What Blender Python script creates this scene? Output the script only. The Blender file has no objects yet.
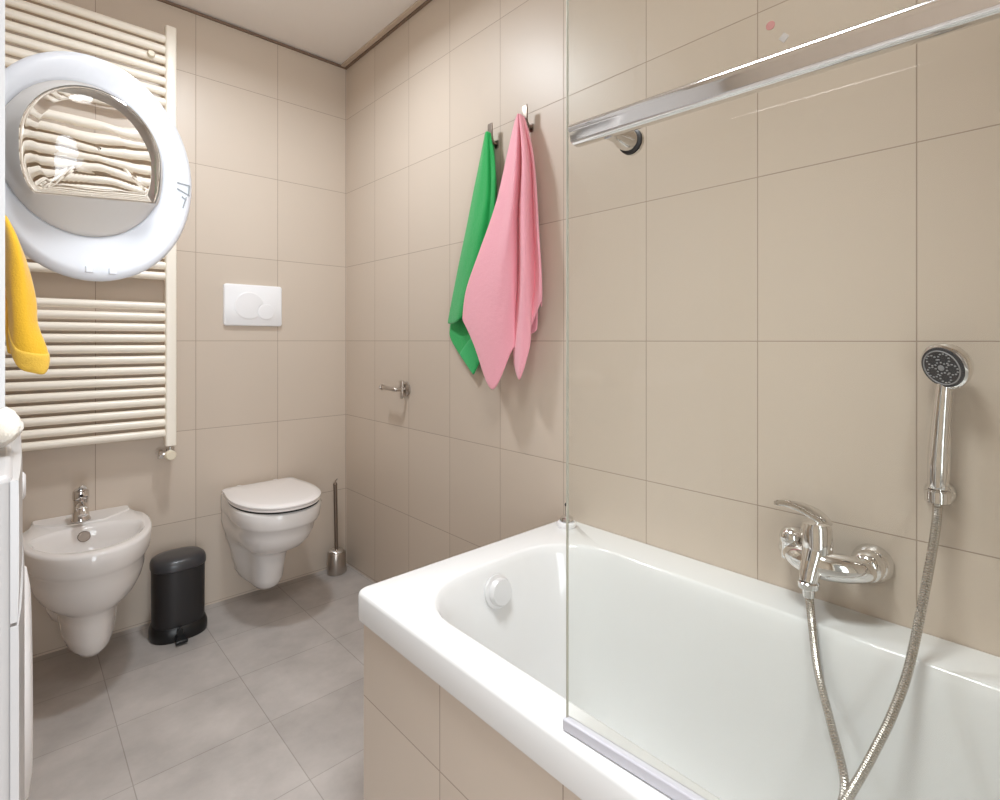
import bpy, math, random
from mathutils import Vector, Matrix
random.seed(4)
D = bpy.data; sc = bpy.context.scene; col = sc.collection
PI = math.pi; R = math.radians

# ---------------------------------------------------------------- camera
cam_d = D.cameras.new('camera'); cam = D.objects.new('camera', cam_d); col.objects.link(cam)
cam.location = (-1.2096, -2.5292, 1.110)
cam.rotation_euler = (R(90), 0, -0.75957)
cam_d.sensor_width = 36; cam_d.lens = 19.2753; cam_d.shift_x = -0.020; cam_d.shift_y = -0.0595; cam_d.clip_start = .01
sc.camera = cam
# ---------------------------------------------------------------- view, world, lights
vs = sc.view_settings
vs.view_transform = 'Standard'; vs.look = 'None'; vs.gamma = 1; vs.use_curve_mapping = False; vs.exposure = 0.22
wd = D.worlds.new('world'); sc.world = wd; wd.use_nodes = True
wd.node_tree.nodes['Background'].inputs[0].default_value = (1, .97, .93, 1)
wd.node_tree.nodes['Background'].inputs[1].default_value = 0.3
def area(name, loc, size, power, color, aim=(0, 0, -1), shape='DISK', size_y=None, spread=180):
    l = D.lights.new(name, 'AREA'); l.shape = shape; l.size = size; l.energy = power; l.color = color
    if size_y: l.size_y = size_y
    o = D.objects.new(name, l); col.objects.link(o); o.location = loc
    l.spread = R(spread)
    o.rotation_euler = Vector(aim).to_track_quat('-Z', 'Y').to_euler()
    return o
area('ceiling_lamp_light', (-.68, -.80, 2.395), .17, 10.5, (.91, .985, 1.06), spread=170)
area('entrance_fill_light', (-.92, -2.10, 2.395), .50, 8.5, (.93, .985, 1.03), spread=95)  # added fill at the entrance end, no lamp is known there
area('hall_fill_light', (-1.35, -3.95, 1.15), 1.3, 52, (.92, .99, 1.05), (0, 1, 0), 'RECTANGLE', 1.9)  # large fill light added beyond the doorway, stands for no known source
sc.cycles.max_bounces = 14; sc.cycles.transparent_max_bounces = 24; sc.cycles.transmission_bounces = 12
sc.cycles.diffuse_bounces = 10; sc.cycles.glossy_bounces = 6
sc.cycles.caustics_reflective = False; sc.cycles.caustics_refractive = False
sc.cycles.sample_clamp_indirect = 6

# ---------------------------------------------------------------- materials
def srgb(c):
    return tuple(((v/255)/12.92 if v/255 <= .04045 else ((v/255+.055)/1.055)**2.4) for v in c) + (1,)
def mat(name, c, rough=.5, metal=0, **kw):
    m = D.materials.new(name); m.use_nodes = True
    b = m.node_tree.nodes['Principled BSDF']
    b.inputs['Base Color'].default_value = srgb(c); b.inputs['Roughness'].default_value = rough; b.inputs['Metallic'].default_value = metal
    for k, v in kw.items(): b.inputs[k.replace('_', ' ')].default_value = v
    return m
def nd(m, t, **kw):
    n = m.node_tree.nodes.new(t)
    for k, v in kw.items(): setattr(n, k, v)
    return n
def lk(m, a, b): m.node_tree.links.new(a, b)
def bsdf(m): return m.node_tree.nodes['Principled BSDF']
def bump_noise(m, scale, strength, dist=.002, detail=3):
    tc = nd(m, 'ShaderNodeTexCoord'); n = nd(m, 'ShaderNodeTexNoise'); n.inputs['Scale'].default_value = scale; n.inputs['Detail'].default_value = detail
    b = nd(m, 'ShaderNodeBump'); b.inputs['Strength'].default_value = strength; b.inputs['Distance'].default_value = dist
    lk(m, tc.outputs['Object'], n.inputs['Vector']); lk(m, n.outputs[0], b.inputs['Height']); lk(m, b.outputs[0], bsdf(m).inputs['Normal'])
    return n
def tile_mat(name, axes, org, w, h, c1, c2, grout, rough=.16, mortar=.0013, cloud=None, coat=0.0):
    """ceramic tiles on a world-aligned grid; axes picks the two world axes of the wall"""
    m = mat(name, c1, rough)
    g = nd(m, 'ShaderNodeNewGeometry'); s = nd(m, 'ShaderNodeSeparateXYZ'); lk(m, g.outputs['Position'], s.inputs[0])
    cmb = nd(m, 'ShaderNodeCombineXYZ')
    for i in (0, 1):
        a = nd(m, 'ShaderNodeMath', operation='SUBTRACT'); a.inputs[1].default_value = org[i]
        lk(m, s.outputs[axes[i]], a.inputs[0]); lk(m, a.outputs[0], cmb.inputs[i])
    br = nd(m, 'ShaderNodeTexBrick'); br.offset = 0; br.squash = 1
    for k, v in (('Scale', 1), ('Mortar Size', mortar), ('Mortar Smooth', .25), ('Bias', 0), ('Brick Width', w), ('Row Height', h)):
        br.inputs[k].default_value = v
    br.inputs['Color1'].default_value = srgb(c1); br.inputs['Color2'].default_value = srgb(c2); br.inputs['Mortar'].default_value = srgb(grout)
    lk(m, cmb.outputs[0], br.inputs['Vector'])
    out = br.outputs['Color']
    if cloud:
        n = nd(m, 'ShaderNodeTexNoise'); n.inputs['Scale'].default_value = cloud[0]; n.inputs['Detail'].default_value = 6; n.inputs['Roughness'].default_value = .6
        lk(m, cmb.outputs[0], n.inputs['Vector'])
        rp = nd(m, 'ShaderNodeMapRange'); rp.inputs['From Min'].default_value = .3; rp.inputs['From Max'].default_value = .7
        rp.inputs['To Min'].default_value = 1-cloud[1]; rp.inputs['To Max'].default_value = 1+cloud[1]
        lk(m, n.outputs[0], rp.inputs['Value'])
        mx = nd(m, 'ShaderNodeVectorMath', operation='SCALE'); lk(m, out, mx.inputs[0]); lk(m, rp.outputs[0], mx.inputs['Scale']); out = mx.outputs[0]
    lk(m, out, bsdf(m).inputs['Base Color'])
    b = nd(m, 'ShaderNodeBump'); b.invert = True; b.inputs['Strength'].default_value = .35; b.inputs['Distance'].default_value = .001
    lk(m, br.outputs['Fac'], b.inputs['Height']); lk(m, b.outputs[0], bsdf(m).inputs['Normal'])
    r = nd(m, 'ShaderNodeMapRange'); r.inputs['To Min'].default_value = rough; r.inputs['To Max'].default_value = .7
    lk(m, br.outputs['Fac'], r.inputs['Value']); lk(m, r.outputs[0], bsdf(m).inputs['Roughness'])
    return m
TILE1, TILE2, GROUT = (206, 192, 177), (202, 188, 173), (164, 147, 132)
TW, TH, BW = .28994, .36667, .32661
ZR = 1.1084
M = {}
M['tile_back'] = tile_mat('beige tiles back', (0, 2), (-.3303-8*BW, ZR-4*TH), BW, TH, TILE1, TILE2, GROUT, .38)
M['tile_right'] = tile_mat('beige tiles right', (1, 2), (-.2874-16*TW, ZR-4*TH), TW, TH, TILE1, TILE2, GROUT, .42)
M['tile_apron'] = tile_mat('beige tiles bath panel', (1, 2), (-1.75-10*TW, .353-TH), TW, TH, TILE1, TILE2, GROUT, .38)
M['tile_left'] = tile_mat('beige tiles left', (1, 2), (-.2874-16*TW, ZR-4*TH), TW, TH, TILE1, TILE2, GROUT, .38)
M['tile_floor'] = tile_mat('grey stone floor tiles', (0, 1), (-.663-6*BW, -.897-12*.2855), BW, .2855, (178, 171, 166), (168, 161, 156), (150, 143, 137), .42, .0014, (5.5, .17))
M['ceiling'] = mat('ceiling paint', (232, 226, 220), .8)
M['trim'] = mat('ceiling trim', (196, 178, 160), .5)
M['trim_dark'] = mat('shadow joint', (128, 108, 92), .8)
M['ceramic'] = mat('white ceramic', (230, 226, 223), .07, IOR=1.5)
M['acrylic'] = mat('white acrylic', (226, 226, 225), .09)
M['seat'] = mat('white toilet plastic', (238, 234, 232), .18)
M['gap'] = mat('dark rubber and gap shade', (38, 34, 32), .6)  # for rubber parts, and for the painted shade under the toilet seat
M['radiator'] = mat('cream enamel', (250, 243, 230), .28)
M['valve_cap'] = mat('cream plastic', (232, 222, 200), .35)
M['chrome'] = mat('chrome', (226, 224, 222), .07, 1)
M['steel'] = mat('brushed steel', (190, 182, 174), .3, 1)
M['satin'] = mat('satin pale metal', (226, 226, 226), .35, .35)
M['steel_dark'] = mat('dark brushed nickel', (140, 128, 118), .32, 1)
M['black'] = mat('black metal', (34, 32, 33), .42); M['black_lid'] = mat('black lid', (58, 57, 59), .3); M['black_plastic'] = mat('black plastic', (16, 16, 17), .35)
M['white_plastic'] = mat('white plastic', (236, 235, 236), .35)
M['grey_plastic'] = mat('pale grey plastic', (232, 236, 244), .35)
M['collar'] = mat('mid grey plastic', (214, 210, 206), .3)
M['enamel'] = mat('white appliance enamel', (178, 175, 174), .3)
M['drum'] = mat('drum steel', (120, 118, 116), .3, 1)
M['mark'] = mat('grey mark', (158, 163, 168), .5)
M['shower_face'] = mat('shower dark face', (52, 52, 56), .4); M['nozzle'] = mat('nozzle grey', (150, 150, 152), .4)
M['hose'] = mat('hose steel', (190, 184, 176), .25, 1)
M['door'] = mat('brown door wood', (92, 66, 48), .45); M['wall_paint'] = mat('rear wall paint', (222, 214, 204), .7)
M['seal'] = mat('pale seal', (196, 195, 202), .3)
M['red_dot'] = mat('faded red dot', (156, 104, 96), .5); M['grey_dot'] = mat('grey diamond', (158, 150, 142), .5)
def cloth_mat(name, c, c2):
    m = mat(name, c, .95, Sheen_Weight=.35)
    tc = nd(m, 'ShaderNodeTexCoord'); n = nd(m, 'ShaderNodeTexNoise'); n.inputs['Scale'].default_value = 420; n.inputs['Detail'].default_value = 3
    n2 = nd(m, 'ShaderNodeTexNoise'); n2.inputs['Scale'].default_value = 60
    lk(m, tc.outputs['Object'], n.inputs[0]); lk(m, tc.outputs['Object'], n2.inputs[0])
    mx = nd(m, 'ShaderNodeMix', data_type='RGBA'); mx.inputs[6].default_value = srgb(c); mx.inputs[7].default_value = srgb(c2)
    lk(m, n.outputs[0], mx.inputs[0]); lk(m, mx.outputs[2], bsdf(m).inputs['Base Color'])
    ad = nd(m, 'ShaderNodeMath', operation='ADD'); lk(m, n.outputs[0], ad.inputs[0]); lk(m, n2.outputs[0], ad.inputs[1])
    b = nd(m, 'ShaderNodeBump'); b.inputs['Strength'].default_value = .5; b.inputs['Distance'].default_value = .002
    lk(m, ad.outputs[0], b.inputs['Height']); lk(m, b.outputs[0], bsdf(m).inputs['Normal'])
    return m
M['pink'] = cloth_mat('pink terry', (246, 176, 190), (238, 160, 176)); M['pink_hem'] = cloth_mat('pink hem', (246, 180, 192), (240, 168, 182))
M['green'] = cloth_mat('green terry', (20, 172, 84), (10, 154, 70)); M['green_hem'] = cloth_mat('green hem', (40, 182, 100), (30, 170, 88))
M['yellow'] = cloth_mat('yellow terry', (252, 200, 56), (246, 190, 38)); M['yellow_hem'] = cloth_mat('yellow hem', (248, 204, 84), (244, 196, 70))
M['white_cloth'] = cloth_mat('cream cloth', (228, 220, 208), (218, 210, 198))
def glass_sheet():
    m = D.materials.new('screen glass'); m.use_nodes = True; nt = m.node_tree; nt.nodes.clear()
    o = nd(m, 'ShaderNodeOutputMaterial'); mx = nd(m, 'ShaderNodeMixShader'); t = nd(m, 'ShaderNodeBsdfTransparent'); g = nd(m, 'ShaderNodeBsdfGlossy'); f = nd(m, 'ShaderNodeFresnel')
    t.inputs[0].default_value = (.972, .98, .968, 1); g.inputs['Roughness'].default_value = .02; f.inputs[0].default_value = 1.40
    ge = nd(m, 'ShaderNodeNewGeometry'); iv = nd(m, 'ShaderNodeMath', operation='SUBTRACT'); iv.inputs[0].default_value = 1; lk(m, ge.outputs['Backfacing'], iv.inputs[1])
    mu = nd(m, 'ShaderNodeMath', operation='MULTIPLY'); lk(m, f.outputs[0], mu.inputs[0]); lk(m, iv.outputs[0], mu.inputs[1])   # the sheet reflects once, at its front face
    lk(m, mu.outputs[0], mx.inputs[0]); lk(m, t.outputs[0], mx.inputs[1]); lk(m, g.outputs[0], mx.inputs[2]); lk(m, mx.outputs[0], o.inputs[0])
    return m
M['glass'] = glass_sheet()
M['glass_edge'] = mat('glass edge', (176, 172, 160), .2)
M['bowl_glass'] = mat('porthole glass', (255, 255, 255), .0, Transmission_Weight=1, IOR=1.45)
bn = bump_noise(M['bowl_glass'], 9, .5, .02, 1)
m = M['lamp'] = D.materials.new('lamp diffuser'); m.use_nodes = True
bsdf(m).inputs['Emission Color'].default_value = (1, .95, .88, 1); bsdf(m).inputs['Emission Strength'].default_value = 6

# ---------------------------------------------------------------- mesh helpers
def wloc(o):
    v = Vector((0, 0, 0))
    while o is not None: v += o.location; o = o.parent
    return v
class MB:
    def __init__(s): s.v = []; s.f = []
    def add(s, vs_, fs):
        n = len(s.v); s.v += [Vector(p) for p in vs_]; s.f += [tuple(i+n for i in f) for f in fs]; return s
    def box(s, x0, x1, y0, y1, z0, z1):
        p = [(x, y, z) for x in (x0, x1) for y in (y0, y1) for z in (z0, z1)]
        return s.add(p, [(0, 1, 3, 2), (4, 6, 7, 5), (0, 4, 5, 1), (2, 3, 7, 6), (0, 2, 6, 4), (1, 5, 7, 3)])
    def loft(s, loops, cap0=True, cap1=True, closed=True):
        n = len(loops[0]); vs_ = [p for l in loops for p in l]; fs = []
        for k in range(len(loops)-1):
            for i in range(n if closed else n-1):
                j = (i+1) % n; fs.append((k*n+i, k*n+j, (k+1)*n+j, (k+1)*n+i))
        if cap0: fs.append(tuple(range(n))[::-1])
        if cap1: fs.append(tuple(range((len(loops)-1)*n, len(loops)*n)))
        return s.add(vs_, fs)
    def lathe(s, prof, org, axis=(0, 0, 1), n=32, cap0=True, cap1=True, sx=1, sy=1):
        """prof: (radius, height) pairs turned about axis"""
        q = Vector((0, 0, 1)).rotation_difference(Vector(axis).normalized()); org = Vector(org)
        return s.loft([[org + q @ Vector((r*sx*math.cos(2*PI*i/n), r*sy*math.sin(2*PI*i/n), h)) for i in range(n)] for r, h in prof], cap0, cap1)
    def cyl(s, a, b, r, r2=None, n=20):
        a, b = Vector(a), Vector(b); return s.lathe([(r, 0), (r if r2 is None else r2, (b-a).length)], a, b-a, n)
    def tube(s, pts, r, n=12, caps=True, sub=6, ribs=None):
        P = spline([Vector(p) for p in pts], sub) if sub else [Vector(p) for p in pts]
        t0 = (P[1]-P[0]).normalized(); up = Vector((0, 0, 1)) if abs(t0.z) < .9 else Vector((1, 0, 0)); u = t0.cross(up).normalized(); loops = []
        for i, p in enumerate(P):
            t = (P[min(i+1, len(P)-1)]-P[max(i-1, 0)]).normalized(); u = (u - t*u.dot(t)).normalized(); w = t.cross(u)
            rr = r(i/(len(P)-1)) if callable(r) else r
            if ribs: rr *= 1 + ribs*(1 if i % 2 else -1)
            loops.append([p + u*rr*math.cos(2*PI*k/n) + w*rr*math.sin(2*PI*k/n) for k in range(n)])
        return s.loft(loops, caps, caps)
    def sphere(s, c, r, n=24, sc_=(1, 1, 1)):
        k = n//2; L = [[Vector(c)+Vector((r*sc_[0]*math.sin(PI*j/k)*math.cos(2*PI*i/n), r*sc_[1]*math.sin(PI*j/k)*math.sin(2*PI*i/n), -r*sc_[2]*math.cos(PI*j/k))) for i in range(n)] for j in range(1, k)]
        return s.loft(L)
    def build(s, name, m, parent=None, angle=40, bevel=0, sub=0, solid=0, seg=3):
        base = wloc(parent) if parent is not None else Vector((0, 0, 0))
        me = D.meshes.new(name); me.from_pydata([p-base for p in s.v], [], s.f); me.validate(); me.update()
        import bmesh
        bm = bmesh.new(); bm.from_mesh(me); bmesh.ops.recalc_face_normals(bm, faces=bm.faces); bm.to_mesh(me); bm.free()
        me.polygons.foreach_set('use_smooth', [True]*len(me.polygons)); me.set_sharp_from_angle(angle=R(angle))
        me.materials.append(m); o = D.objects.new(name, me); col.objects.link(o)
        if parent is not None: o.parent = parent
        if solid:
            k = o.modifiers.new('solid', 'SOLIDIFY'); k.thickness = solid; k.offset = 0
        if bevel:
            k = o.modifiers.new('bevel', 'BEVEL'); k.width = bevel; k.segments = seg; k.limit_method = 'ANGLE'; k.angle_limit = R(35)
        if sub:
            k = o.modifiers.new('sub', 'SUBSURF'); k.levels = sub; k.render_levels = sub
        return o
def spline(P, sub):
    out = []
    for i in range(len(P)-1):
        p0 = P[max(i-1, 0)]; p1 = P[i]; p2 = P[i+1]; p3 = P[min(i+2, len(P)-1)]
        for k in range(sub):
            t = k/sub; out.append(.5*((2*p1)+(p2-p0)*t+(2*p0-5*p1+4*p2-p3)*t*t+(3*p1-p0-3*p2+p3)*t**3))
    out.append(P[-1]); return out
def rrect(x0, x1, y0, y1, z, r, k=8):
    """rounded rectangle loop, 4*(k+1) points"""
    out = []
    for cx, cy, a in ((x1-r, y1-r, 0), (x0+r, y1-r, 90), (x0+r, y0+r, 180), (x1-r, y0+r, 270)):
        for i in range(k+1):
            t = R(a+90*i/k); out.append(Vector((cx+r*math.cos(t), cy+r*math.sin(t), z)))
    return out
def polar(poly, c, n, z):
    """resample a star-shaped polygon at n angles around c"""
    out = []; m_ = len(poly)
    for i in range(n):
        a = 2*PI*i/n; d = (math.cos(a), math.sin(a)); best = None
        for k in range(m_):
            ax, ay = poly[k][0]-c[0], poly[k][1]-c[1]; bx, by = poly[(k+1) % m_][0]-c[0], poly[(k+1) % m_][1]-c[1]
            ex, ey = bx-ax, by-ay; den = d[0]*ey-d[1]*ex
            if abs(den) < 1e-12: continue
            t = (ax*ey-ay*ex)/den; u = (ax*d[1]-ay*d[0])/den
            if t > 0 and -1e-6 <= u <= 1+1e-6 and (best is None or t > best): best = t
        out.append(Vector((c[0]+d[0]*best, c[1]+d[1]*best, z)))
    return out
def tag(o, label=None, cat=None, group=None, kind=None):
    if label: o['label'] = label
    if cat: o['category'] = cat
    if group: o['group'] = group
    if kind: o['kind'] = kind
    return o
def thing(name, loc, label, cat, group=None):
    o = D.objects.new(name, None); col.objects.link(o); o.location = loc; o.empty_display_size = .05
    bpy.context.view_layer.update(); return tag(o, label, cat, group)
def struct(name, mb, m, label, cat, **kw):
    return tag(mb.build(name, m, **kw), label, cat, kind='structure')

# ---------------------------------------------------------------- room shell
XL, YR, ZC = -1.90, -3.19, 2.470
struct('floor', MB().box(XL-.1, .1, YR-1.1, .1, -.08, 0), M['tile_floor'], 'grey square stone floor tiles', 'floor')
struct('ceiling', MB().box(XL-.1, .1, YR-.1, .1, ZC, ZC+.08), M['ceiling'], 'plain white ceiling', 'ceiling')
struct('wall_back', MB().box(XL-.1, .1, 0, .1, 0, ZC), M['tile_back'], 'beige tiled wall behind the toilet and radiator', 'wall')
struct('wall_right', MB().box(0, .1, YR, 0, 0, ZC), M['tile_right'], 'glossy beige tiled wall along the bathtub', 'wall')
struct('wall_left', MB().box(XL-.1, XL, YR, 0, 0, ZC), M['tile_left'], 'beige tiled wall behind the machines', 'wall')
wr_ = MB(); wr_.box(XL-.1, -1.76, YR-.1, YR, 0, ZC); wr_.box(-.94, .1, YR-.1, YR, 0, ZC); wr_.box(-1.76, -.94, YR-.1, YR, 2.06, ZC)
struct('wall_rear', wr_, M['wall_paint'], 'painted wall at the entrance end', 'wall')
d_ = MB(); d_.box(-.935, -.900, YR-.93, YR-.11, 0.004, 2.05)
dr = struct('door_1', d_, M['door'], 'brown wooden door standing open at the entrance end', 'door', bevel=.004)
h_ = MB(); h_.tube([(-.936, YR-.86, 1.02), (-.985, YR-.86, 1.02), (-.99, YR-.83, 1.02), (-.99, YR-.75, 1.02)], .009, sub=4); h_.build('handle', M['steel'], dr)
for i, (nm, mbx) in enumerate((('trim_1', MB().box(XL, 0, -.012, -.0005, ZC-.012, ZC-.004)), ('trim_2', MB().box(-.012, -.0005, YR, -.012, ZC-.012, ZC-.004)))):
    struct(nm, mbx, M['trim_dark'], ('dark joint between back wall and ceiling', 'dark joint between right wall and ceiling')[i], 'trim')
struct('trim_3', MB().box(-.034, -.014, YR, -.012, ZC-.010, ZC-.0005), M['trim'], 'thin beige strip along the ceiling edge above the towels', 'trim', bevel=.002)

# ---------------------------------------------------------------- ceiling lamps
def lamp(x, y, r, label):
    t = thing('ceiling_lamp', (x, y, ZC), label, 'lamp')
    MB().lathe([(r+.02, 0), (r+.02, -.03), (r+.008, -.036)], (x, y, ZC-.0005)).build('base', M['white_plastic'], t)
    MB().lathe([(r+.006, -.034), (r+.004, -.05), (r*.92, -.062), (r*.6, -.068), (.01, -.07)], (x, y, ZC)).build('diffuser', M['lamp'], t)
lamp(-.68, -.80, .12, 'round white ceiling lamp above the toilet end')
lamp(-.92, -2.10, .25, 'larger round white ceiling lamp added for fill near the entrance door')  # second lamp body is added, it houses the entrance fill

# ---------------------------------------------------------------- radiator
t = thing('towel_radiator', (-1.03, -.05, .69), 'tall cream ladder towel radiator on the back wall', 'radiator')
XR0, XR1, YRD = -1.30, -.757, -.055
for x in (XR0, XR1):
    MB().add(*(lambda b: (b.v, b.f))(MB().loft([rrect(x-.0185, x+.0185, YRD-.021, YRD+.018, z, .008, 4) for z in (.698, 2.337)]))).build('post', M['radiator'], t, bevel=.002)
rows = [.749+.0411*i for i in range(13)] + [1.361+.0411*i for i in range(14)] + [1.999+.0411*i for i in range(8)]
for z in rows:
    MB().cyl((XR0, YRD, z), (XR1, YRD, z), .0152, n=18).build('rail', M['radiator'], t)
for z, x in ((rows[-3], -.83), (rows[3], -.83), (rows[-3], -1.22), (rows[3], -1.22)):
    MB().lathe([(.011, 0), (.011, .036), (.009, .040)], (x, -.001, z), (0, -1, 0), 18).build('bracket', M['radiator'], t)
b = MB(); b.lathe([(.013, 0), (.013, .012), (.010, .018)], (-.823, YRD-.012, 2.205), (0, -1, 0), 18); b.build('air_vent_cap', M['valve_cap'], t)
v = MB(); v.cyl((XR1, YRD, .698), (XR1, YRD, .688), .013); v.cyl((XR1, YRD, .690), (XR1, YRD, .648), .015); v.cyl((XR1, YRD, .668), (XR1-.030, YRD+.005, .666), .012); v.lathe([(.019, 0), (.019, .012), (.014, .016)], (XR1-.026, YRD+.005, .666), (-1, 0, 0), 8)
v.cyl((XR1-.032, YRD+.005, .666), (XR1-.032, -.001, .664), .009); vo = v.build('valve', M['chrome'], t)
MB().lathe([(.017, 0), (.019, .006), (.019, .020), (.016, .025)], (XR1-.006, YRD-.014, .664), (.12, -1, 0), 20).build('valve_cap', M['valve_cap'], vo)

# ---------------------------------------------------------------- flush plate
t = thing('flush_plate', (-.436, 0, 1.172), 'white dual flush plate above the toilet', 'flush plate')
MB().loft([[Vector((p.x, -d, p.y)) for p in rrect(-.556+i, -.316-i, 1.174+i, 1.354-i, 0, .012)] for d, i in ((.0005, 0), (.012, 0), (.016, .004))]).build('plate', M['white_plastic'], t)
def btn(cx, cz, r, cut=None):
    L = []
    for rr, d in ((r, .0155), (r, .0175), (r-.003, .019), (r-.006, .0195)):
        l = []
        for i in range(48):
            a = 2*PI*i/48; x = cx+rr*math.cos(a); z = cz+rr*math.sin(a)
            if cut:
                dx, dz = x-cut[0], z-cut[1]; q = math.hypot(dx, dz)
                if q < cut[2]: x, z = cut[0]+dx/q*cut[2], cut[1]+dz/q*cut[2]
            l.append(Vector((x, -d, z)))
        L.append(l)
    return MB().loft(L)
btn(-.385, 1.237, .036).build('small_button', M['white_plastic'], t)
btn(-.456, 1.262, .060, (-.385, 1.237, .039)).build('large_button', M['white_plastic'], t)

# ---------------------------------------------------------------- toilet
def dshape(cx, hw0, hw1, yb, y1, yf, n=28, p=2.3):
    """outline: back edge at yb (half width hw0), half width hw1 at y1, superelliptic front reaching yf"""
    side = spline([Vector((hw0, yb, 0)), Vector((hw0*.7+hw1*.3, yb+(y1-yb)*.35, 0)), Vector((hw0*.15+hw1*.85, yb+(y1-yb)*.75, 0)), Vector((hw1, y1, 0))], 5)[:-1]
    pts = [(q.x, q.y) for q in side]
    for i in range(n+1):
        a = PI*i/n/2; pts.append((hw1*math.cos(a)**(2/p), y1+(yf-y1)*math.sin(a)**(2/p)))
    left = [(-x, y) for x, y in pts[::-1]][1:]
    return [(cx+x, y) for x, y in pts+left]
TX = -.43
t = thing('toilet', (TX, -.25, 0), 'white wall hung toilet with closed lid', 'toilet')
C = (TX, -.12)
secs = [(.462, .150, .176, -.27, -.462), (.452, .152, .180, -.27, -.470), (.405, .152, .174, -.26, -.463), (.392, .151, .168, -.26, -.455), (.386, .150, .160, -.25, -.442),
        (.35, .152, .155, -.24, -.432), (.315, .145, .143, -.23, -.408), (.285, .135, .122, -.22, -.372), (.265, .130, .100, -.20, -.325), (.25, .126, .082, -.19, -.29), (.235, .122, .074, -.18, -.268),
        (.18, .108, .070, -.16, -.252), (.125, .092, .066, -.15, -.24), (.095, .076, .058, -.13, -.222), (.075, .055, .044, -.11, -.19), (.066, .03, .025, -.09, -.15)]
MB().loft([polar(dshape(TX, a*.89, b_*.89, -.0015, y1, yf), C, 72, z) for z, a, b_, y1, yf in secs]).build('bowl', M['ceramic'], t, angle=75)
def slab(z0, z1, grow, hw=.162, yf=-.482, yb=-.052, dome=0.0):
    C2 = (TX, -.24); L = []
    for z, g in ((z0, -.004), (z0+.003, 0), (z1-.005, 0), (z1, -.006), (z1+dome*.5, -.03), (z1+dome*.85, -.09), (z1+dome, -.15)):
        L.append(polar(dshape(TX, hw-.018+g+grow, hw+g+grow, yb+g, -.24, yf-g-grow, p=2.15), C2, 72, z))
    return MB().loft(L)
slab(.4632, .469, -.004).build('seat_gap_shade', M['gap'], t)  # dark slab paints the shade in the gap between bowl and seat
slab(.4692, .479, 0).build('seat', M['seat'], t)
slab(.4805, .493, .002, dome=.006).build('lid', M['seat'], t)
for s in (-1, 1): MB().lathe([(.012, 0), (.013, .004), (.013, .024), (.009, .028)], (TX+s*.075, -.045, .4625), n=18).build('hinge', M['seat'], t)

# ---------------------------------------------------------------- bidet
BX = -1.022
t = thing('bidet', (BX, -.22, 0), 'white wall hung bidet beside the washing machine', 'bidet')
C = (BX, -.21)
def bout(k=1.0, dy=0, back=.140):
    P = [(back, -.0015), (back*1.0, -.03), (.150*k, -.08), (.170*k, -.125), (.176*k, -.18)]
    for i in range(1, 25):
        a = PI/2*i/24; P.append((.176*k*math.cos(a)**(2/2.2), -.18-(.318+dy)*math.sin(a)**(2/2.2)))
    return [(BX+x, y) for x, y in P] + [(BX-x, y) for x, y in P[::-1][1:]]
def ell(a, b, cy, n=72, z=0): return [Vector((BX+r_*math.cos(q), C[1]+r_*math.sin(q), z)) for q, r_ in ()]
def ellp(a, bf, bb, cy): # egg-shaped basin outline
    return [(BX+a*math.cos(2*PI*i/72), cy+(bb if math.sin(2*PI*i/72) > 0 else bf)*math.sin(2*PI*i/72)) for i in range(72)]
N = 96
L = [polar(bout(.30, -.22, .05), C, N, .085) if False else polar(bout(.28, -.235, .04), (BX, -.08), N, .075)]
L = []
for z, k, dy, bk in ((.098, .20, -.165, .045), (.103, .28, -.145, .06), (.124, .365, -.120, .085), (.16, .42, -.108, .10), (.215, .45, -.10, .113), (.245, .47, -.097, .118), (.256, .53, -.09, .12), (.268, .65, -.072, .124), (.29, .755, -.052, .128), (.325, .84, -.030, .132), (.36, .885, -.018, .134), (.392, .905, -.014, .136), (.402, .935, -.006, .138), (.414, .972, 0, .139), (.44, .99, .002, .14), (.464, 1, .002, .14), (.471, .99, -.002, .139), (.474, .965, -.012, .136)):
    L.append(polar(bout(k, dy, bk), (BX, -.12), N, z))
for z, a, bf, bb, cy in ((.4745, .150, .208, .092, -.252), (.473, .146, .205, .089, -.252), (.460, .139, .197, .082, -.252), (.42, .122, .180, .068, -.25), (.385, .09, .14, .06, -.235), (.37, .05, .08, .03, -.23), (.366, .02, .02, .02, -.23)):
    L.append(polar(ellp(a, bf, bb, cy), (BX, cy), N, z))
MB().loft(L).build('basin', M['ceramic'], t, angle=80)
MB().lathe([(.024, 0), (.026, .006), (.026, .026), (.022, .032)], (BX-.003, -.195, .067), n=24).build('waste_cap', M['seat'], t)
# raised tap deck
b = MB(); b.loft([polar([(BX-.138, -.002), (BX-.134, -.06), (BX-.05, -.142), (BX+.05, -.142), (BX+.134, -.06), (BX+.138, -.002)], (BX, -.03), 60, z) for z in (.465, .477, .480)]); b.build('tap_deck', M['ceramic'], t, bevel=.004)
MB().lathe([(.016, 0), (.018, .002), (.016, .004)], (BX-.008, -.176, .440), (0, -.9, .35), 24).build('overflow_ring', M['steel_dark'], t)
MB().lathe([(.022, 0), (.022, .003), (.015, .004)], (BX, -.23, .3655), n=24).build('drain', M['chrome'], t)
tp = thing('bidet_tap', (BX-.008, -.045, .481), 'small chrome mixer tap on the bidet', 'tap')
tx, ty = BX-.012, -.112
b = MB(); b.lathe([(.028, 0), (.028, .006), (.024, .012), (.021, .05), (.022, .075)], (tx, ty, .481)); b.tube([(tx, ty-.01, .527), (tx, ty-.05, .543), (tx, ty-.085, .538)], lambda u: .017-.004*u, 16); b.build('body', M['chrome'], tp)
MB().lathe([(.0125, 0), (.014, .004), (.014, .022), (.010, .024)], (tx, ty-.080, .538), (0, -.55, -.8), 20).build('aerator', M['chrome'], tp)
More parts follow.
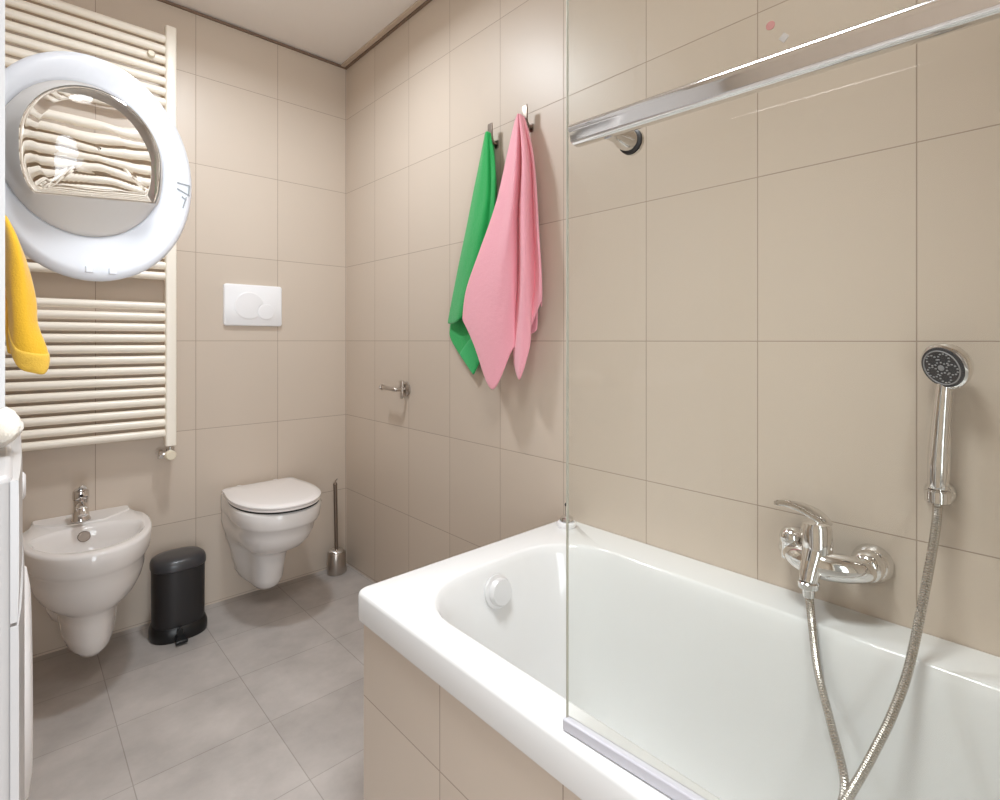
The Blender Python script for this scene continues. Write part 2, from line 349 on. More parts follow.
MB().lathe([(.0225, 0), (.024, .006), (.023, .026), (.014, .036), (.002, .038)], (tx, ty, .557)).build('lever_cap', M['chrome'], tp)
MB().loft([[Vector((tx+x*w, y, z+dz)) for x, dz in ((-1, -.003), (1, -.003), (1, .004), (0, .007), (-1, .004))] for y, z, w in ((ty+.01, .583, .017), (ty-.03, .592, .017), (ty-.07, .606, .014), (ty-.085, .613, .010))]).build('lever', M['chrome'], tp, bevel=.002)
MB().lathe([(.005, 0), (.005, .002)], (tx, ty-.0245, .572), (0, -1, 0), 12).build('indicator', M['gap'], tp)

# ---------------------------------------------------------------- pedal bin
bx, by = -.748, -.150
t = thing('pedal_bin', (bx, by, 0), 'black oval pedal bin between bidet and toilet', 'bin')
def oval(a, b_, z, n=64, p=2.5, dy=0): return [Vector((bx+a*abs(math.cos(2*PI*i/n))**(2/p)*(1 if math.cos(2*PI*i/n) >= 0 else -1), by+dy+b_*abs(math.sin(2*PI*i/n))**(2/p)*(1 if math.sin(2*PI*i/n) >= 0 else -1), z)) for i in range(n)]
MB().loft([oval(.092, .083, 0), oval(.094, .085, .006), oval(.094, .085, .030), oval(.089, .080, .046), oval(.086, .077, .050)]).build('base', M['black_plastic'], t)
MB().loft([oval(.084, .075, .046), oval(.085, .076, .06), oval(.086, .077, .255)]).build('body', M['black'], t)
MB().loft([oval(.087, .078, .256), oval(.090, .081, .259), oval(.090, .081, .276), oval(.086, .077, .288), oval(.074, .064, .297), oval(.045, .040, .301), oval(.01, .01, .302)]).build('lid', M['black_lid'], t)
b = MB(); b.loft([[Vector((bx-.012+x*w, y, z+dz)) for x, dz in ((-1, 0), (1, 0), (1, .012), (-1, .012))] for y, z, w in ((by-.07, .018, .014), (by-.10, .012, .016), (by-.122, .006, .020))]); pd = b.build('pedal', M['black_plastic'], t, bevel=.003)
b = MB(); b.loft([[Vector((bx-.012+x, by-.086-d, z)) for x, z in ((-.012, .02), (.012, .02), (.010, .046), (0, .058), (-.010, .046))] for d in (0, .01)]); b.build('pedal_bracket', M['black_plastic'], t, bevel=.003)

# ---------------------------------------------------------------- toilet brush
bx, by = -.083, -.068
t = thing('toilet_brush', (bx, by, 0), 'steel toilet brush in its holder in the corner', 'toilet brush')
MB().loft([[Vector((bx+a*math.cos(2*PI*i/40), by+b_*math.sin(2*PI*i/40), z)) for i in range(40)] for a, b_, z in ((.043, .040, .0005), (.044, .041, .003), (.0435, .0405, .05), (.041, .038, .098), (.038, .035, .102), (.034, .031, .1))]).build('holder', M['steel'], t)
MB().lathe([(.034, .099), (.036, .105), (.030, .112), (.010, .116)], (bx, by, 0)).build('collar', M['chrome'], t)
b = MB(); b.cyl((bx, by, .108), (bx-.006, by, .42), .0085); b.lathe([(.0085, 0), (.010, .006), (.006, .014)], (bx-.006, by, .418)); b.build('handle', M['steel_dark'], t)
MB().tube([(bx-.006, by, .43), (bx-.006, by, .438), (bx-.002, by-.004, .444), (bx+.002, by-.006, .450)], .002, sub=4).build('hanging_loop', M['steel_dark'], t)

# ---------------------------------------------------------------- paper holder
t = thing('toilet_paper_holder', (0, -.560, .906), 'empty chrome toilet paper holder on the right wall', 'paper holder')
MB().lathe([(.030, 0), (.030, .006), (.022, .012), (.012, .014)], (-.0005, -.560, .906), (-1, 0, 0), 28).build('wall_flange', M['steel'], t)
b = MB(); b.tube([(-.01, -.560, .906), (-.045, -.560, .906), (-.056, -.552, .907), (-.058, -.53, .908), (-.058, -.458, .910)], .0085, sub=6); b.build('arm', M['steel'], t)
MB().lathe([(.009, 0), (.012, .002), (.012, .009), (.009, .011)], (-.058, -.460, .910), (0, 1, 0), 18).build('end_stop', M['steel'], t)
b = MB(); b.loft([[Vector((-.02-d, -.560+x, .906+z)) for x, z in ((-.008, -.04), (.008, -.04), (.010, .036), (-.010, .036))] for d in (0, .008)]); b.build('cover_stub', M['steel'], t, bevel=.003)

# ---------------------------------------------------------------- towels and hooks
def hook(y, z, label):
    t = thing('towel_hook', (0, y, z), label, 'hook')
    MB().loft([[Vector((-x, y+w, z+h)) for w, h in ((-.008, -.078), (.008, -.078), (.008, -.052), (-.008, -.052))] for x in (.0005, .005)]).build('wall_plate', M['steel_dark'], t, bevel=.0015)
    b = MB(); b.loft([[Vector((x, y+w, z+h)) for w, x, h in ((-.011, x0, h0), (.011, x0, h0), (.011, x1, h1), (-.011, x1, h1))] for x0, h0, x1, h1 in ((-.004, -.070, -.004, -.064), (-.024, -.070, -.020, -.063), (-.034, -.058, -.028, -.052), (-.0345, -.006, -.0295, -.006), (-.033, 0, -.031, 0))]); b.build('peg', M['steel_dark'], t, bevel=.0015)
hook(-1.142, 1.847, 'small grey wall hook holding the green towel')
hook(-1.311, 1.855, 'small grey wall hook holding the pink towel')
def sheet(cols, nv=40, su=5, wr=.0, seed=0, grp=None):
    """cloth from columns of (y, z, x) points, smoothly interpolated both ways"""
    cs = []
    for c in cols:
        P = [Vector((x, y, z)) for y, z, x in c]; Q = spline(P, 16)
        L_ = [0]
        for a, b_ in zip(Q, Q[1:]): L_.append(L_[-1]+(b_-a).length)
        o = []; j = 0
        for i in range(nv+1):
            s = L_[-1]*i/nv
            while j < len(L_)-2 and L_[j+1] < s: j += 1
            f = (s-L_[j])/max(1e-9, L_[j+1]-L_[j]); o.append(Q[j].lerp(Q[j+1], min(1, f)))
        cs.append(o)
    rowsv = [spline([c[i] for c in cs], su) for i in range(nv+1)]
    rnd = random.Random(seed); ph = [rnd.uniform(0, 6) for _ in range(4)]
    if wr:
        for i, r_ in enumerate(rowsv):
            for k, p in enumerate(r_):
                p.x += wr*(math.sin(k*.9+ph[0]+i*.13)+.6*math.sin(i*.45+ph[1]+k*.3))*min(1, i/6)
    return rowsv
def cloth(name, rowsv, m, parent, thick=.006, sub=1, hem=None, mh=None):
    k = len(rowsv) if not hem else int(len(rowsv)*(1-hem))
    o = MB().loft(rowsv[:k+1], False, False, closed=False).build(name, m, parent, angle=180, solid=thick, sub=sub)
    if hem: MB().loft(rowsv[k-1:], False, False, closed=False).build('hem', mh, parent, angle=180, solid=thick+.0022, sub=sub)
    return o
p = [[(-1.290, 1.815, -.05), (-1.261, 1.719, -.058), (-1.216, 1.566, -.066), (-1.139, 1.412, -.074), (-1.066, 1.284, -.076), (-1.043, 1.181, -.074)],
     [(-1.302, 1.822, -.055), (-1.293, 1.677, -.07), (-1.261, 1.491, -.084), (-1.2, 1.306, -.09), (-1.138, 1.178, -.086), (-1.12, 1.088, -.08)],
     [(-1.306, 1.824, -.058), (-1.32, 1.668, -.078), (-1.311, 1.481, -.095), (-1.277, 1.299, -.098), (-1.241, 1.143, -.092), (-1.213, .946, -.084)],
     [(-1.306, 1.823, -.055), (-1.316, 1.671, -.07), (-1.313, 1.483, -.08), (-1.308, 1.298, -.08), (-1.297, 1.174, -.07), (-1.292, 1.086, -.065)],
     [(-1.308, 1.823, -.048), (-1.302, 1.679, -.036), (-1.284, 1.492, -.034), (-1.282, 1.302, -.034), (-1.28, 1.143, -.05), (-1.28, 1.041, -.05)],
     [(-1.310, 1.823, -.055), (-1.343, 1.664, -.07), (-1.349, 1.478, -.08), (-1.353, 1.294, -.08), (-1.339, 1.142, -.075), (-1.328, .986, -.07)],
     [(-1.312, 1.822, -.05), (-1.355, 1.663, -.065), (-1.364, 1.477, -.07), (-1.369, 1.294, -.07), (-1.364, 1.172, -.065), (-1.359, 1.081, -.06)],
     [(-1.313, 1.820, -.045), (-1.338, 1.670, -.03), (-1.343, 1.482, -.026), (-1.352, 1.296, -.028), (-1.357, 1.204, -.045), (-1.352, 1.149, -.045)],
     [(-1.314, 1.817, -.04), (-1.366, 1.663, -.05), (-1.388, 1.475, -.055), (-1.401, 1.352, -.055), (-1.4, 1.262, -.05), (-1.395, 1.224, -.045)],
     [(-1.312, 1.815, -.034), (-1.35, 1.672, -.03), (-1.368, 1.482, -.03), (-1.376, 1.358, -.03), (-1.381, 1.25, -.03), (-1.381, 1.210, -.03)]]
t = thing('towel', (-.045, -1.29, .978), 'pink terry towel hanging in folds from the right hook', 'towel')
cloth('front_layer', sheet(p, wr=.0009, seed=1), M['pink'], t, .005)
pb = [[(-1.295, 1.815, -.022), (-1.27, 1.66, -.020), (-1.24, 1.48, -.020), (-1.21, 1.30, -.020), (-1.19, 1.17, -.020)],
      [(-1.303, 1.818, -.022), (-1.31, 1.66, -.024), (-1.30, 1.48, -.024), (-1.29, 1.30, -.024), (-1.285, 1.12, -.024)],
      [(-1.310, 1.815, -.022), (-1.34, 1.66, -.020), (-1.355, 1.48, -.020), (-1.36, 1.30, -.020), (-1.355, 1.14, -.020)]]
cloth('back_layer', sheet(pb, 24), M['pink'], t)
g = [[(-1.118, 1.815, -.032), (-1.052, 1.639, -.03), (-.992, 1.472, -.028), (-.926, 1.278, -.028), (-.892, 1.172, -.026)],
     [(-1.128, 1.820, -.040), (-1.1, 1.627, -.042), (-1.053, 1.461, -.044), (-.995, 1.273, -.044), (-.957, 1.173, -.042)],
     [(-1.138, 1.820, -.042), (-1.14, 1.619, -.044), (-1.105, 1.454, -.046), (-1.05, 1.269, -.046), (-1.007, 1.194, -.044)],
     [(-1.143, 1.817, -.038), (-1.149, 1.619, -.034), (-1.133, 1.452, -.034), (-1.101, 1.267, -.034), (-1.057, 1.224, -.034)],
     [(-1.146, 1.814, -.032), (-1.17, 1.682, -.032), (-1.165, 1.515, -.034), (-1.139, 1.35, -.034), (-1.107, 1.249, -.034)]]
t = thing('towel', (-.035, -1.05, .995), 'bright green terry towel on the left hook half behind the pink one', 'towel')
cloth('front_layer', sheet(g, wr=.0008, seed=2), M['green'], t)
gb = [[(-1.116, 1.812, -.016), (-1.04, 1.644, -.016), (-.982, 1.474, -.014), (-.921, 1.279, -.014), (-.89, 1.168, -.014), (-.899, 1.112, -.018), (-1.04, .985, -.022)],
      [(-1.127, 1.815, -.016), (-1.095, 1.632, -.016), (-1.051, 1.465, -.014), (-.993, 1.274, -.014), (-.958, 1.167, -.014), (-.97, 1.130, -.015), (-1.081, 1.042, -.018)],
      [(-1.138, 1.812, -.016), (-1.158, 1.619, -.016), (-1.138, 1.453, -.014), (-1.084, 1.269, -.014), (-1.062, 1.164, -.014), (-1.073, 1.129, -.014), (-1.127, 1.077, -.014)]]
cloth('back_layer', sheet(gb), M['green'], t, .005, hem=.10, mh=M['green_hem'])

# ---------------------------------------------------------------- bathtub and its tiled panel
BY0, BY1 = -3.172, -1.448
t = thing('bathtub', (-.336, -2.32, 0), 'white built in bathtub along the right wall', 'bathtub')
X0, X1 = -.674, -.0015
L = [rrect(X0+.012, X1, BY0, BY1-.012, .512, .012), rrect(X0+.001, X1, BY0, BY1-.001, .514, .02), rrect(X0, X1, BY0, BY1, .52, .022), rrect(X0, X1, BY0, BY1, .566, .022), rrect(X0+.002, X1, BY0, BY1-.002, .572, .022), rrect(X0+.006, X1, BY0, BY1-.006, .575, .02), rrect(X0+.011, X1, BY0, BY1-.011, .576, .02),
     rrect(-.614, -.104, -3.045, -1.538, .576, .165), rrect(-.610, -.108, -3.04, -1.542, .5752, .162), rrect(-.606, -.112, -3.034, -1.546, .571, .16), rrect(-.601, -.117, -3.03, -1.552, .556, .158), rrect(-.594, -.126, -3.02, -1.568, .52, .155),
     rrect(-.58, -.14, -2.95, -1.60, .36, .15), rrect(-.565, -.155, -2.88, -1.635, .24, .145), rrect(-.545, -.175, -2.83, -1.665, .18, .14), rrect(-.51, -.21, -2.78, -1.71, .148, .12), rrect(-.46, -.26, -2.7, -1.8, .138, .08), rrect(-.37, -.35, -2.3, -2.2, .134, .008)]
MB().loft(L, False, True).build('tub', M['acrylic'], t, angle=60)
b = MB(); b.lathe([(.036, 0), (.038, .004), (.038, .010), (.031, .013), (.031, .022), (.028, .027), (.008, .028)], (-.374, -1.565, .514), (0, -.97, .18), 36); b.build('overflow_knob', M['satin'], t)
MB().lathe([(.03, 0), (.03, .003), (.02, .006)], (-.36, -1.95, .1345), n=28).build('drain', M['chrome'], t)
MB().box(-.664, -.644, BY0, BY1-.022, .001, .5115).build('tiled_panel', M['tile_apron'], t)['label'] = 'beige tiled front panel under the rim'
MB().box(-.643, -.004, BY1-.042, BY1-.022, .001, .5115).build('tiled_panel', M['tile_back'], t)['label'] = 'beige tiled end panel under the rim'
# small fitting on the rim
t = thing('rim_knob', (-.052, -1.50, .576), 'small chrome knob with thin stem at the far corner of the bathtub rim', 'knob')
MB().lathe([(.026, 0), (.028, .004), (.026, .013), (.018, .016)], (-.052, -1.505, .5762), n=32).build('base', M['white_plastic'], t)
MB().lathe([(.017, 0), (.020, .003), (.019, .009), (.012, .014)], (-.052, -1.505, .592), n=28).build('chrome_ring', M['chrome'], t)
MB().cyl((-.052, -1.505, .604), (-.052, -1.505, .636), .0042).build('stem', M['chrome'], t)
MB().sphere((-.052, -1.505, .638), .0062, 14).build('tip', M['black_plastic'], t)

# ---------------------------------------------------------------- glass bath screen
SA = R(3.2)                                    # the screen stands slightly swung outwards
def sp(u, o, z):                               # u along the pane from its free edge, o outwards to the room
    return Vector((-.656 + u*math.sin(SA) - o*math.cos(SA), -2.040 - u*math.cos(SA) - o*math.sin(SA), z))
t = thing('bath_screen', sp(.5, 0, .58), 'clear glass bath screen standing on the bathtub rim', 'glass screen')
def sbox(b, u0, u1, o0, o1, z0, z1):
    return b.add([sp(u, o, z) for u in (u0, u1) for o in (o0, o1) for z in (z0, z1)], [(0, 1, 3, 2), (4, 6, 7, 5), (0, 4, 5, 1), (2, 3, 7, 6), (0, 2, 6, 4), (1, 5, 7, 3)])
sbox(MB(), .0015, 1.128, -.002, .002, .584, 2.05).build('glass_pane', M['glass'], t)
sbox(MB(), 0, .0013, -.002, .002, .584, 2.05).build('polished_edge', M['glass_edge'], t)
b = MB(); sbox(b, -.003, 1.12, -.005, .007, .5775, .593); b.build('bottom_seal', M['seal'], t, bevel=.002)
sbox(MB(), 1.129, 1.148, -.012, .012, .58, 2.05).build('wall_profile', M['chrome'], t, bevel=.003)
b = MB(); b.lathe([(.0045, 0), (.0045, .0006)], sp(.2675, .0022, 1.434), sp(0, 1, 0)-sp(0, 0, 0), 20); b.build('round_mark', M['red_dot'], t)
b = MB(); b.loft([[sp(.2805+u, o, 1.4165+z) for u, z in ((0, -.0055), (.005, 0), (0, .0055), (-.005, 0))] for o in (.0022, .0028)]); b.build('diamond_mark', M['grey_dot'], t)
# towel rail on the screen
t = thing('screen_rail', sp(.5, .055, 1.37), 'wide chrome towel rail fixed on the glass bath screen', 'towel rail')
prof = []
for i in range(20): a = PI*(-.18+1.36*i/19); prof.append((.0165*math.cos(a), .0055+.0085*math.sin(a)))   # upper lobe
for i in range(14): a = PI*(1.12+.76*i/13); prof.append((.0115*math.cos(a), -.0058+.0062*math.sin(a)))  # lower lobe
OR, ZRL = .058, 1.358
L = [[sp(u, OR+o*k, ZRL+z*k) for o, z in prof] for u, k in ((.058, .85), (.060, 1), (1.05, 1), (1.052, .85))]
MB().loft(L).build('bar', M['chrome'], t, angle=35)
for u in (.106, .97):
    b = MB(); q = sp(0, -1, 0)-sp(0, 0, 0); b.lathe([(.010, 0), (.0095, .02), (.013, .034), (.013, .044)], sp(u, OR, ZRL-.004), q, 24); b.build('standoff', M['chrome'], t)
    b = MB(); b.lathe([(.0135, 0), (.0155, .002), (.0155, .0045), (.0125, .005)], sp(u, OR-.0445, ZRL-.004), q, 24); b.build('washer', M['gap'], t)
    b = MB(); b.lathe([(.016, 0), (.016, .0045)], sp(u, OR-.0498, ZRL-.004), q, 24); b.build('flange', M['chrome'], t)

# ---------------------------------------------------------------- bath mixer, hand shower, hose
t = thing('bath_mixer', (0, -2.175, .69), 'chrome single lever bath mixer on the tiled wall', 'tap')
for y in (-2.248, -2.118):
    b = MB(); b.lathe([(.036, 0), (.036, .006), (.032, .018), (.024, .028), (.016, .032)], (-.0005, y, .680), (-1, 0, 0), 36); b.build('wall_cover', M['chrome'], t)
for y in (-2.248, -2.118):
    b = MB(); b.lathe([(.024, 0), (.028, .004), (.029, .018), (.026, .028), (.018, .035), (.004, .038)], (-.026, y, .684), (-1, 0, 0), 30); b.build('union_cover', M['chrome'], t)
b = MB()
b.tube([(-.048, -2.254, .680), (-.064, -2.240, .681), (-.080, -2.214, .682), (-.090, -2.184, .683), (-.084, -2.152, .684), (-.068, -2.128, .684), (-.050, -2.114, .684)], lambda u: .019+.008*math.sin(PI*u), 24, sub=8)
b.tube([(-.075, -2.174, .722), (-.092, -2.174, .700), (-.106, -2.172, .678), (-.118, -2.170, .652)], lambda u: .027-.011*u, 20, sub=6); b.build('body', M['chrome'], t, angle=60)
b = MB(); b.lathe([(.026, 0), (.027, .01), (.027, .046), (.024, .056), (.012, .062)], (-.085, -2.176, .70), (.10, .05, 1), 32); b.build('cartridge_dome', M['chrome'], t)
b = MB(); b.loft([[Vector((x, y, z)) + Vector((.38, .92, 0)).normalized().cross(Vector((0, 0, 1)))*w*s_ + Vector((0, 0, h)) for s_, h in ((-1, -.004), (0, -.006), (1, -.004), (1, .003), (0, .007), (-1, .003))] for x, y, z, w in ((-.072, -2.196, .752, .014), (-.082, -2.178, .772, .024), (-.100, -2.158, .788, .024), (-.124, -2.140, .797, .019), (-.150, -2.128, .801, .011), (-.158, -2.125, .802, .004))]); b.build('lever', M['chrome'], t, angle=60, sub=1)
b = MB(); b.sphere((-.066, -2.122, .712), .0225, 28); b.cyl((-.066, -2.122, .70), (-.068, -2.122, .672), .0195, n=24); b.build('diverter_knob', M['chrome'], t)
b = MB(); b.lathe([(.017, 0), (.019, .002), (.018, .012), (.011, .017), (.010, .030)], (-.117, -2.171, .656), (0, 0, -1), 24); b.build('hose_outlet', M['chrome'], t)

t = thing('shower_holder', (0, -2.352, .835), 'small chrome wall holder under the hand shower', 'shower holder')
MB().lathe([(.024, 0), (.024, .004), (.019, .016), (.012, .020)], (-.0005, -2.352, .838), (-1, 0, 0), 28).build('wall_cap', M['chrome'], t)
b = MB(); n = 26; L = []
for rr, z in ((.0140, .828), (.0185, .830), (.0185, .848), (.0140, .850)):
    L.append([Vector((-.040+rr*math.cos(R(30+i*300/n)+R(180)-R(180)), -2.354+rr*math.sin(R(30+i*300/n)), z)) for i in range(n+1)])
b.loft(L+[L[0]], False, False, closed=False); b.build('fork', M['chrome'], t, solid=.001)

t = thing('hand_shower', (-.040, -2.354, .82), 'chrome hand shower with round dark face on the tiled wall', 'shower head')
HC = Vector((-.052, -2.366, 1.066)); HN = Vector((-.82, .46, -.30)).normalized()
b = MB(); b.tube([(-.040, -2.354, .826), (-.040, -2.354, .848), (-.040, -2.3545, .862), (-.040, -2.3555, .90), (-.038, -2.357, .94), (-.036, -2.359, .98), (-.035, -2.361, 1.015), (-.036, -2.363, 1.04)], lambda u: (.0095 if u < .1 else (.0125 if u < .2 else .0165-.0045*abs(u-.42)/.5)), 20, sub=5); b.build('handle', M['chrome'], t, angle=70)
b = MB(); b.lathe([(.010, -.030), (.020, -.026), (.035, -.016), (.0395, -.006), (.0405, 0), (.0395, .004), (.036, .0055)], HC, HN, 40); b.build('head', M['chrome'], t)
b = MB(); b.lathe([(.0358, .0050), (.0352, .0075), (.032, .0085), (.005, .0090)], HC, HN, 40); fc = b.build('spray_face', M['shower_face'], t)
q = Vector((0, 0, 1)).rotation_difference(HN)
for k in range(5):
    a = 2*PI*k/5+.3; c0 = HC + q @ Vector((.0180*math.cos(a), .0180*math.sin(a), .0092)); b = MB()
    for i in range(10):
        f = 2*PI*i/10; b.sphere(c0 + q @ Vector((.0090*math.cos(f), .0090*math.sin(f), 0)), .0017, 8)
    b.build('nozzle_ring', M['nozzle'], fc)
b = MB(); b.lathe([(.005, .009), (.005, .0105), (.003, .0112)], HC, HN, 14); b.build('centre_button', M['nozzle'], fc)
b = MB()
rng = [HC + q @ Vector((  .0300*math.cos(2*PI*i/40), .0300*math.sin(2*PI*i/40), .0088)) for i in range(41)]
b.tube(rng, .0011, 8, caps=False, sub=0); b.build('face_ring', M['nozzle'], fc)

hp = [(-.040, -2.354, .826), (-.043, -2.353, .80), (-.060, -2.351, .76), (-.1, -2.346, .692), (-.135, -2.338, .615), (-.16, -2.33, .56), (-.185, -2.316, .505), (-.2, -2.304, .469), (-.218, -2.288, .425), (-.232, -2.272, .385), (-.238, -2.262, .355), (-.236, -2.262, .338), (-.230, -2.266, .338), (-.224, -2.270, .36), (-.2, -2.251, .399), (-.17, -2.223, .445), (-.14, -2.194, .507), (-.122, -2.178, .585), (-.117, -2.172, .628)]
hp = hp[:9] + [(-.238, -2.268, .375), (-.252, -2.252, .335), (-.258, -2.240, .310), (-.252, -2.240, .298), (-.240, -2.248, .310), (-.226, -2.256, .345), (-.210, -2.256, .385)] + hp[15:]
P = spline([Vector(x) for x in hp], 40)
Q = [P[0]]; acc = 0; STEP = .0021
for a_, b_ in zip(P, P[1:]):
    d = (b_-a_).length; s0 = STEP-acc
    while s0 <= d: Q.append(a_.lerp(b_, s0/d)); s0 += STEP
    acc = (acc+d) % STEP
b = MB(); b.tube(Q, .0072, 12, sub=0, ribs=.085)
o = b.build('shower_hose', M['hose'], angle=22); tag(o, 'ribbed steel shower hose looping down into the bathtub', 'hose')

# ---------------------------------------------------------------- washing machine (lower) and dryer (upper)
FX = -1.2085; Y0, Y1 = -1.85, -1.25; XB = -1.80
t = thing('washing_machine', (-1.5, -1.55, 0), 'white front loading washing machine at the left edge', 'washing machine')
b = MB(); b.loft([rrect(XB, FX, Y0, Y1, z, .012, 5) for z in (.03, .985)]); b.build('cabinet', M['enamel'], t, bevel=.006)
for x in (XB+.06, FX-.06):
    for y in (Y0+.06, Y1-.06): MB().lathe([(.022, 0), (.022, .01), (.012, .012), (.012, .03)], (x, y, .0005), n=16).build('foot', M['black_plastic'], t)
def bulge(z0, z1, top, name, amt):
    L = []; n = 14
    for i in range(n+1):
        u = i/n; y = Y0+.004+(Y1-Y0-.008)*u; d = .004+amt*math.sin(PI*u)**.7
        L.append([Vector((FX-.002, y, z0)), Vector((FX+d*.75, y, z0)), Vector((FX+d, y, z0+.03)), Vector((FX+d, y, z1-.02)), Vector((FX+d*.9, y, z1)), Vector((FX-.002, y, z1))])
    MB().loft(L).build(name, M['enamel'], t, angle=50)
bulge(.09, .845, 0, 'front_panel', .007); bulge(.848, .980, 0, 'control_panel', .005)
b = MB(); b.lathe([(.16, 0), (.165, .004), (.158, .010), (.13, .014), (.10, .010), (.02, .009)], (FX+.006, -1.42, .600), (1, 0, 0), 48); b.build('door', M['white_plastic'], t)
b = MB(); b.lathe([(.020, 0), (.022, .002), (.022, .009), (.017, .012)], (FX+.004, -1.33, .872), (1, 0, 0), 28); b.build('programme_knob', M['white_plastic'], t)
t2 = t
t = thing('tumble_dryer', (-1.5, -1.55, .968), 'white upper machine with open round door at the left edge', 'dryer')
# body with a round opening in the front panel; front slightly turned away from the room
def fr(y): return -1.2128 - .05*(y-Y0)/(Y1-Y0)
ZB, ZT = 1.040, 1.860
cy, cz, rh, rv = -1.56, 1.42, .165, .175
n = 48
def front_loop(d, kind):
    out = []
    for i in range(n):
        a = 2*PI*i/n; c, s_ = math.cos(a), math.sin(a)
        if kind == 'o':
            k = min((.286)/abs(c) if abs(c) > 1e-6 else 9, ((ZT-cz) if s_ > 0 else (cz-ZB))/abs(s_) if abs(s_) > 1e-6 else 9); y, z = cy+.01+c*k, cz+s_*k
        else: y, z = cy+rh*c, cz+rv*s_
        out.append(Vector((fr(y)-d, y, z)))
    return out
b = MB(); b.loft([front_loop(.02, 'o'), front_loop(0, 'o'), front_loop(0, 'i'), front_loop(.04, 'i')], False, False); b.build('front_panel', M['enamel'], t)
b = MB(); b.loft([[Vector((x, y, z)) for y, z in ((Y0+.004, ZB), (Y1-.004, ZB), (Y1-.004, ZT), (Y0+.004, ZT))] for x in (XB+.01, XB+.02, -1.30)], True, False)
b.add([(fr(Y0+.004)-.02, Y0+.004, ZB), (fr(Y1-.004)-.02, Y1-.004, ZB), (fr(Y1-.004)-.02, Y1-.004, ZT), (fr(Y0+.004)-.02, Y0+.004, ZT), (-1.30, Y0+.004, ZB), (-1.30, Y1-.004, ZB), (-1.30, Y1-.004, ZT), (-1.30, Y0+.004, ZT)], [(0, 1, 5, 4), (1, 2, 6, 5), (2, 3, 7, 6), (3, 0, 4, 7)])
b.build('cabinet', M['enamel'], t)
b = MB(); b.loft([[Vector((x, cy+rh*k*math.cos(2*PI*i/n), cz+rv*k*math.sin(2*PI*i/n))) for i in range(n)] for x, k in ((-1.255, 1.0), (-1.30, 1.0), (-1.31, 1.12), (-1.70, 1.12))], False, True); b.build('drum', M['drum'], t)
for y in (Y0+.06, Y1-.06): MB().box(-1.75, -1.28, y-.02, y+.02, .9865, ZB).build('foot_rail', M['white_plastic'], t)
# open door, hung from the far side of the opening
A = R(8); DC = Vector((-1.100, -1.30, 1.420)); U = Vector((math.cos(A), math.sin(A), 0)); Nn = Vector((math.sin(A), -math.cos(A), 0)); Zv = Vector((0, 0, 1))
def dpt(a, rh_, rv_, d, du=0, dz=0): return DC + U*(rh_*math.cos(a)+du) + Zv*(rv_*math.sin(a)+dz) + Nn*d
def dloop(rh_, rv_, d, du=0, dz=0, n=72, flat=None):
    L = [dpt(2*PI*i/n, rh_, rv_, d, du, dz) for i in range(n)]
    if flat is not None:      # straight lower edge with squarer lower corners
        for i, p in enumerate(L):
            c, s_ = math.cos(2*PI*i/n), math.sin(2*PI*i/n)
            if s_ < 0:
                c = math.copysign(abs(c)**.62, c); s_ = -abs(s_)**.62
                z = max(rv_*s_, -flat + .10*rh_*c); p.xyz = DC + U*(rh_*c+du) + Zv*(z+dz) + Nn*d
    return L
IU, IZ = -.014, .010
b = MB(); b.loft([dloop(.118, .136, -.028, IU, IZ), dloop(.150, .190, -.028), dloop(.158, .202, -.018), dloop(.158, .202, 0), dloop(.153, .197, .010), dloop(.145, .186, .014), dloop(.122, .140, .012, IU, IZ), dloop(.117, .135, .006, IU, IZ), dloop(.118, .136, -.028, IU, IZ)], False, False)
dr = b.build('door', M['grey_plastic'], t, angle=50); dr['label'] = 'open pale grey ring door with clear bowl'
F = .080
b = MB(); b.loft([dloop(.1165, .1345, -.02, IU, IZ), dloop(.1165, .1345, .012, IU, IZ), dloop(.112, .128, .020, IU, IZ), dloop(.102, .114, .048, IU+.002, IZ+.003, flat=F), dloop(.098, .110, .054, IU+.002, IZ+.005, flat=F), dloop(.097, .109, .046, IU+.002, IZ+.005, flat=F), dloop(.106, .125, .014, IU, IZ), dloop(.110, .128, -.02, IU, IZ), dloop(.1165, .1345, -.02, IU, IZ)], False, False); b.build('collar', M['collar'], dr, angle=50)
b = MB(); b.loft([dloop(.0965, .1085, .050, IU+.002, IZ+.005, flat=F-.001), dloop(.094, .104, .062, IU+.002, IZ+.006, flat=F-.004), dloop(.080, .086, .071, IU+.002, IZ+.006, flat=F-.012), dloop(.04, .043, .077, IU+.002, IZ+.006), dloop(.002, .002, .078, IU+.002, IZ+.006), dloop(.002, .002, .072, IU+.002, IZ+.006), dloop(.04, .043, .071, IU+.002, IZ+.006), dloop(.077, .083, .065, IU+.002, IZ+.006, flat=F-.016), dloop(.090, .100, .057, IU+.002, IZ+.006, flat=F-.008), dloop(.0925, .1035, .050, IU+.002, IZ+.005, flat=F-.005), dloop(.0965, .1085, .050, IU+.002, IZ+.005, flat=F-.001)], False, False); b.build('glass_bowl', M['bowl_glass'], dr, angle=80)
b = MB()
c0 = dpt(0, .139, 0, .0145, 0, -.012)
for (u0, z0, u1, z1) in ((-.012, .014, .010, .012), (.010, .012, .008, -.006), (-.012, .002, .010, -.008), (-.004, -.012, .004, -.018), (.004, -.012, -.002, -.034)):
    b.tube([c0+U*u0+Zv*z0, c0+U*u1+Zv*z1], .0013, 6, sub=0)
b.build('latch', M['mark'], dr)
for u in (-.012, .022):
    b = MB(); b.loft([[dpt(-PI/2, 0, .186, 0, u+x, z) + Nn*d for x, z in ((-.006, -.004), (.006, -.004), (.006, .008), (-.006, .008))] for d in (.008, .020)]); b.build('bumper', M['grey_plastic'], dr, bevel=.002)
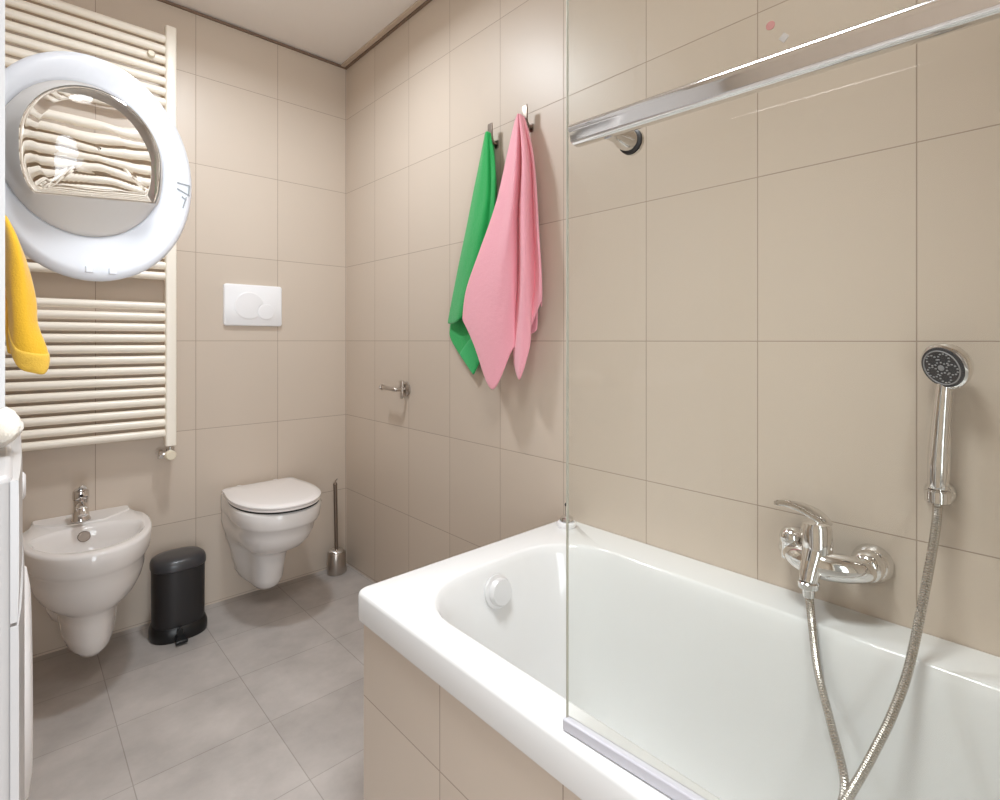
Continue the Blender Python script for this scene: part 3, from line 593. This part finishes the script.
for z in (.04, -.035): MB().box(-1.262, -1.245, -1.345, -1.30, 1.42+z-.012, 1.42+z+.012).build('hinge', M['steel'], dr, bevel=.002)

# ---------------------------------------------------------------- cloths at the machines
t = thing('cloth', (-1.20, -1.42, 1.05), 'yellow cloth hanging out of the open machine', 'cloth')
yc = [[(-1.36, 1.302, -1.226), (-1.40, 1.25, -1.219), (-1.41, 1.17, -1.214), (-1.41, 1.105, -1.211)],
      [(-1.38, 1.306, -1.222), (-1.42, 1.25, -1.212), (-1.43, 1.17, -1.207), (-1.425, 1.10, -1.203), (-1.42, 1.068, -1.201)],
      [(-1.39, 1.303, -1.218), (-1.43, 1.25, -1.203), (-1.435, 1.17, -1.196), (-1.43, 1.10, -1.190), (-1.42, 1.060, -1.186)],
      [(-1.38, 1.300, -1.216), (-1.41, 1.25, -1.199), (-1.42, 1.175, -1.184), (-1.42, 1.135, -1.182), (-1.42, 1.095, -1.171), (-1.42, 1.074, -1.169), (-1.42, 1.058, -1.174)],
      [(-1.37, 1.298, -1.217), (-1.395, 1.25, -1.203), (-1.40, 1.175, -1.190), (-1.40, 1.13, -1.188), (-1.40, 1.09, -1.180), (-1.40, 1.076, -1.178)]]
cloth('front_layer', sheet(yc, 30, wr=.0006, seed=5), M['yellow'], t, .004, hem=.12, mh=M['yellow_hem'])
yb = [[(-1.375, 1.30, -1.232), (-1.385, 1.22, -1.224), (-1.385, 1.12, -1.216), (-1.385, 1.09, -1.214)], [(-1.37, 1.30, -1.228), (-1.375, 1.22, -1.212), (-1.375, 1.12, -1.206), (-1.375, 1.085, -1.204)]]
cloth('back_layer', sheet(yb, 16), M['yellow_hem'], t, .004)
b = MB()
cc = Vector((-1.229, -1.70, 1.0135)); L = []
for j in range(13):
    th = PI*j/12; r0 = math.sin(th)
    L.append([cc + Vector((.028*r0*math.cos(2*PI*i/40)*(1+.16*math.sin(5*2*PI*i/40+j*.9)), .05*r0*math.sin(2*PI*i/40)*(1+.14*math.sin(6*2*PI*i/40+j*.7)), .0225*math.cos(th)+.003*math.sin(4*PI*i/40+j))) for i in range(40)])
b.loft(L); tag(b.build('cloth', M['white_cloth'], angle=180), 'cream bunched cloth on top of the washing machine edge', 'cloth')
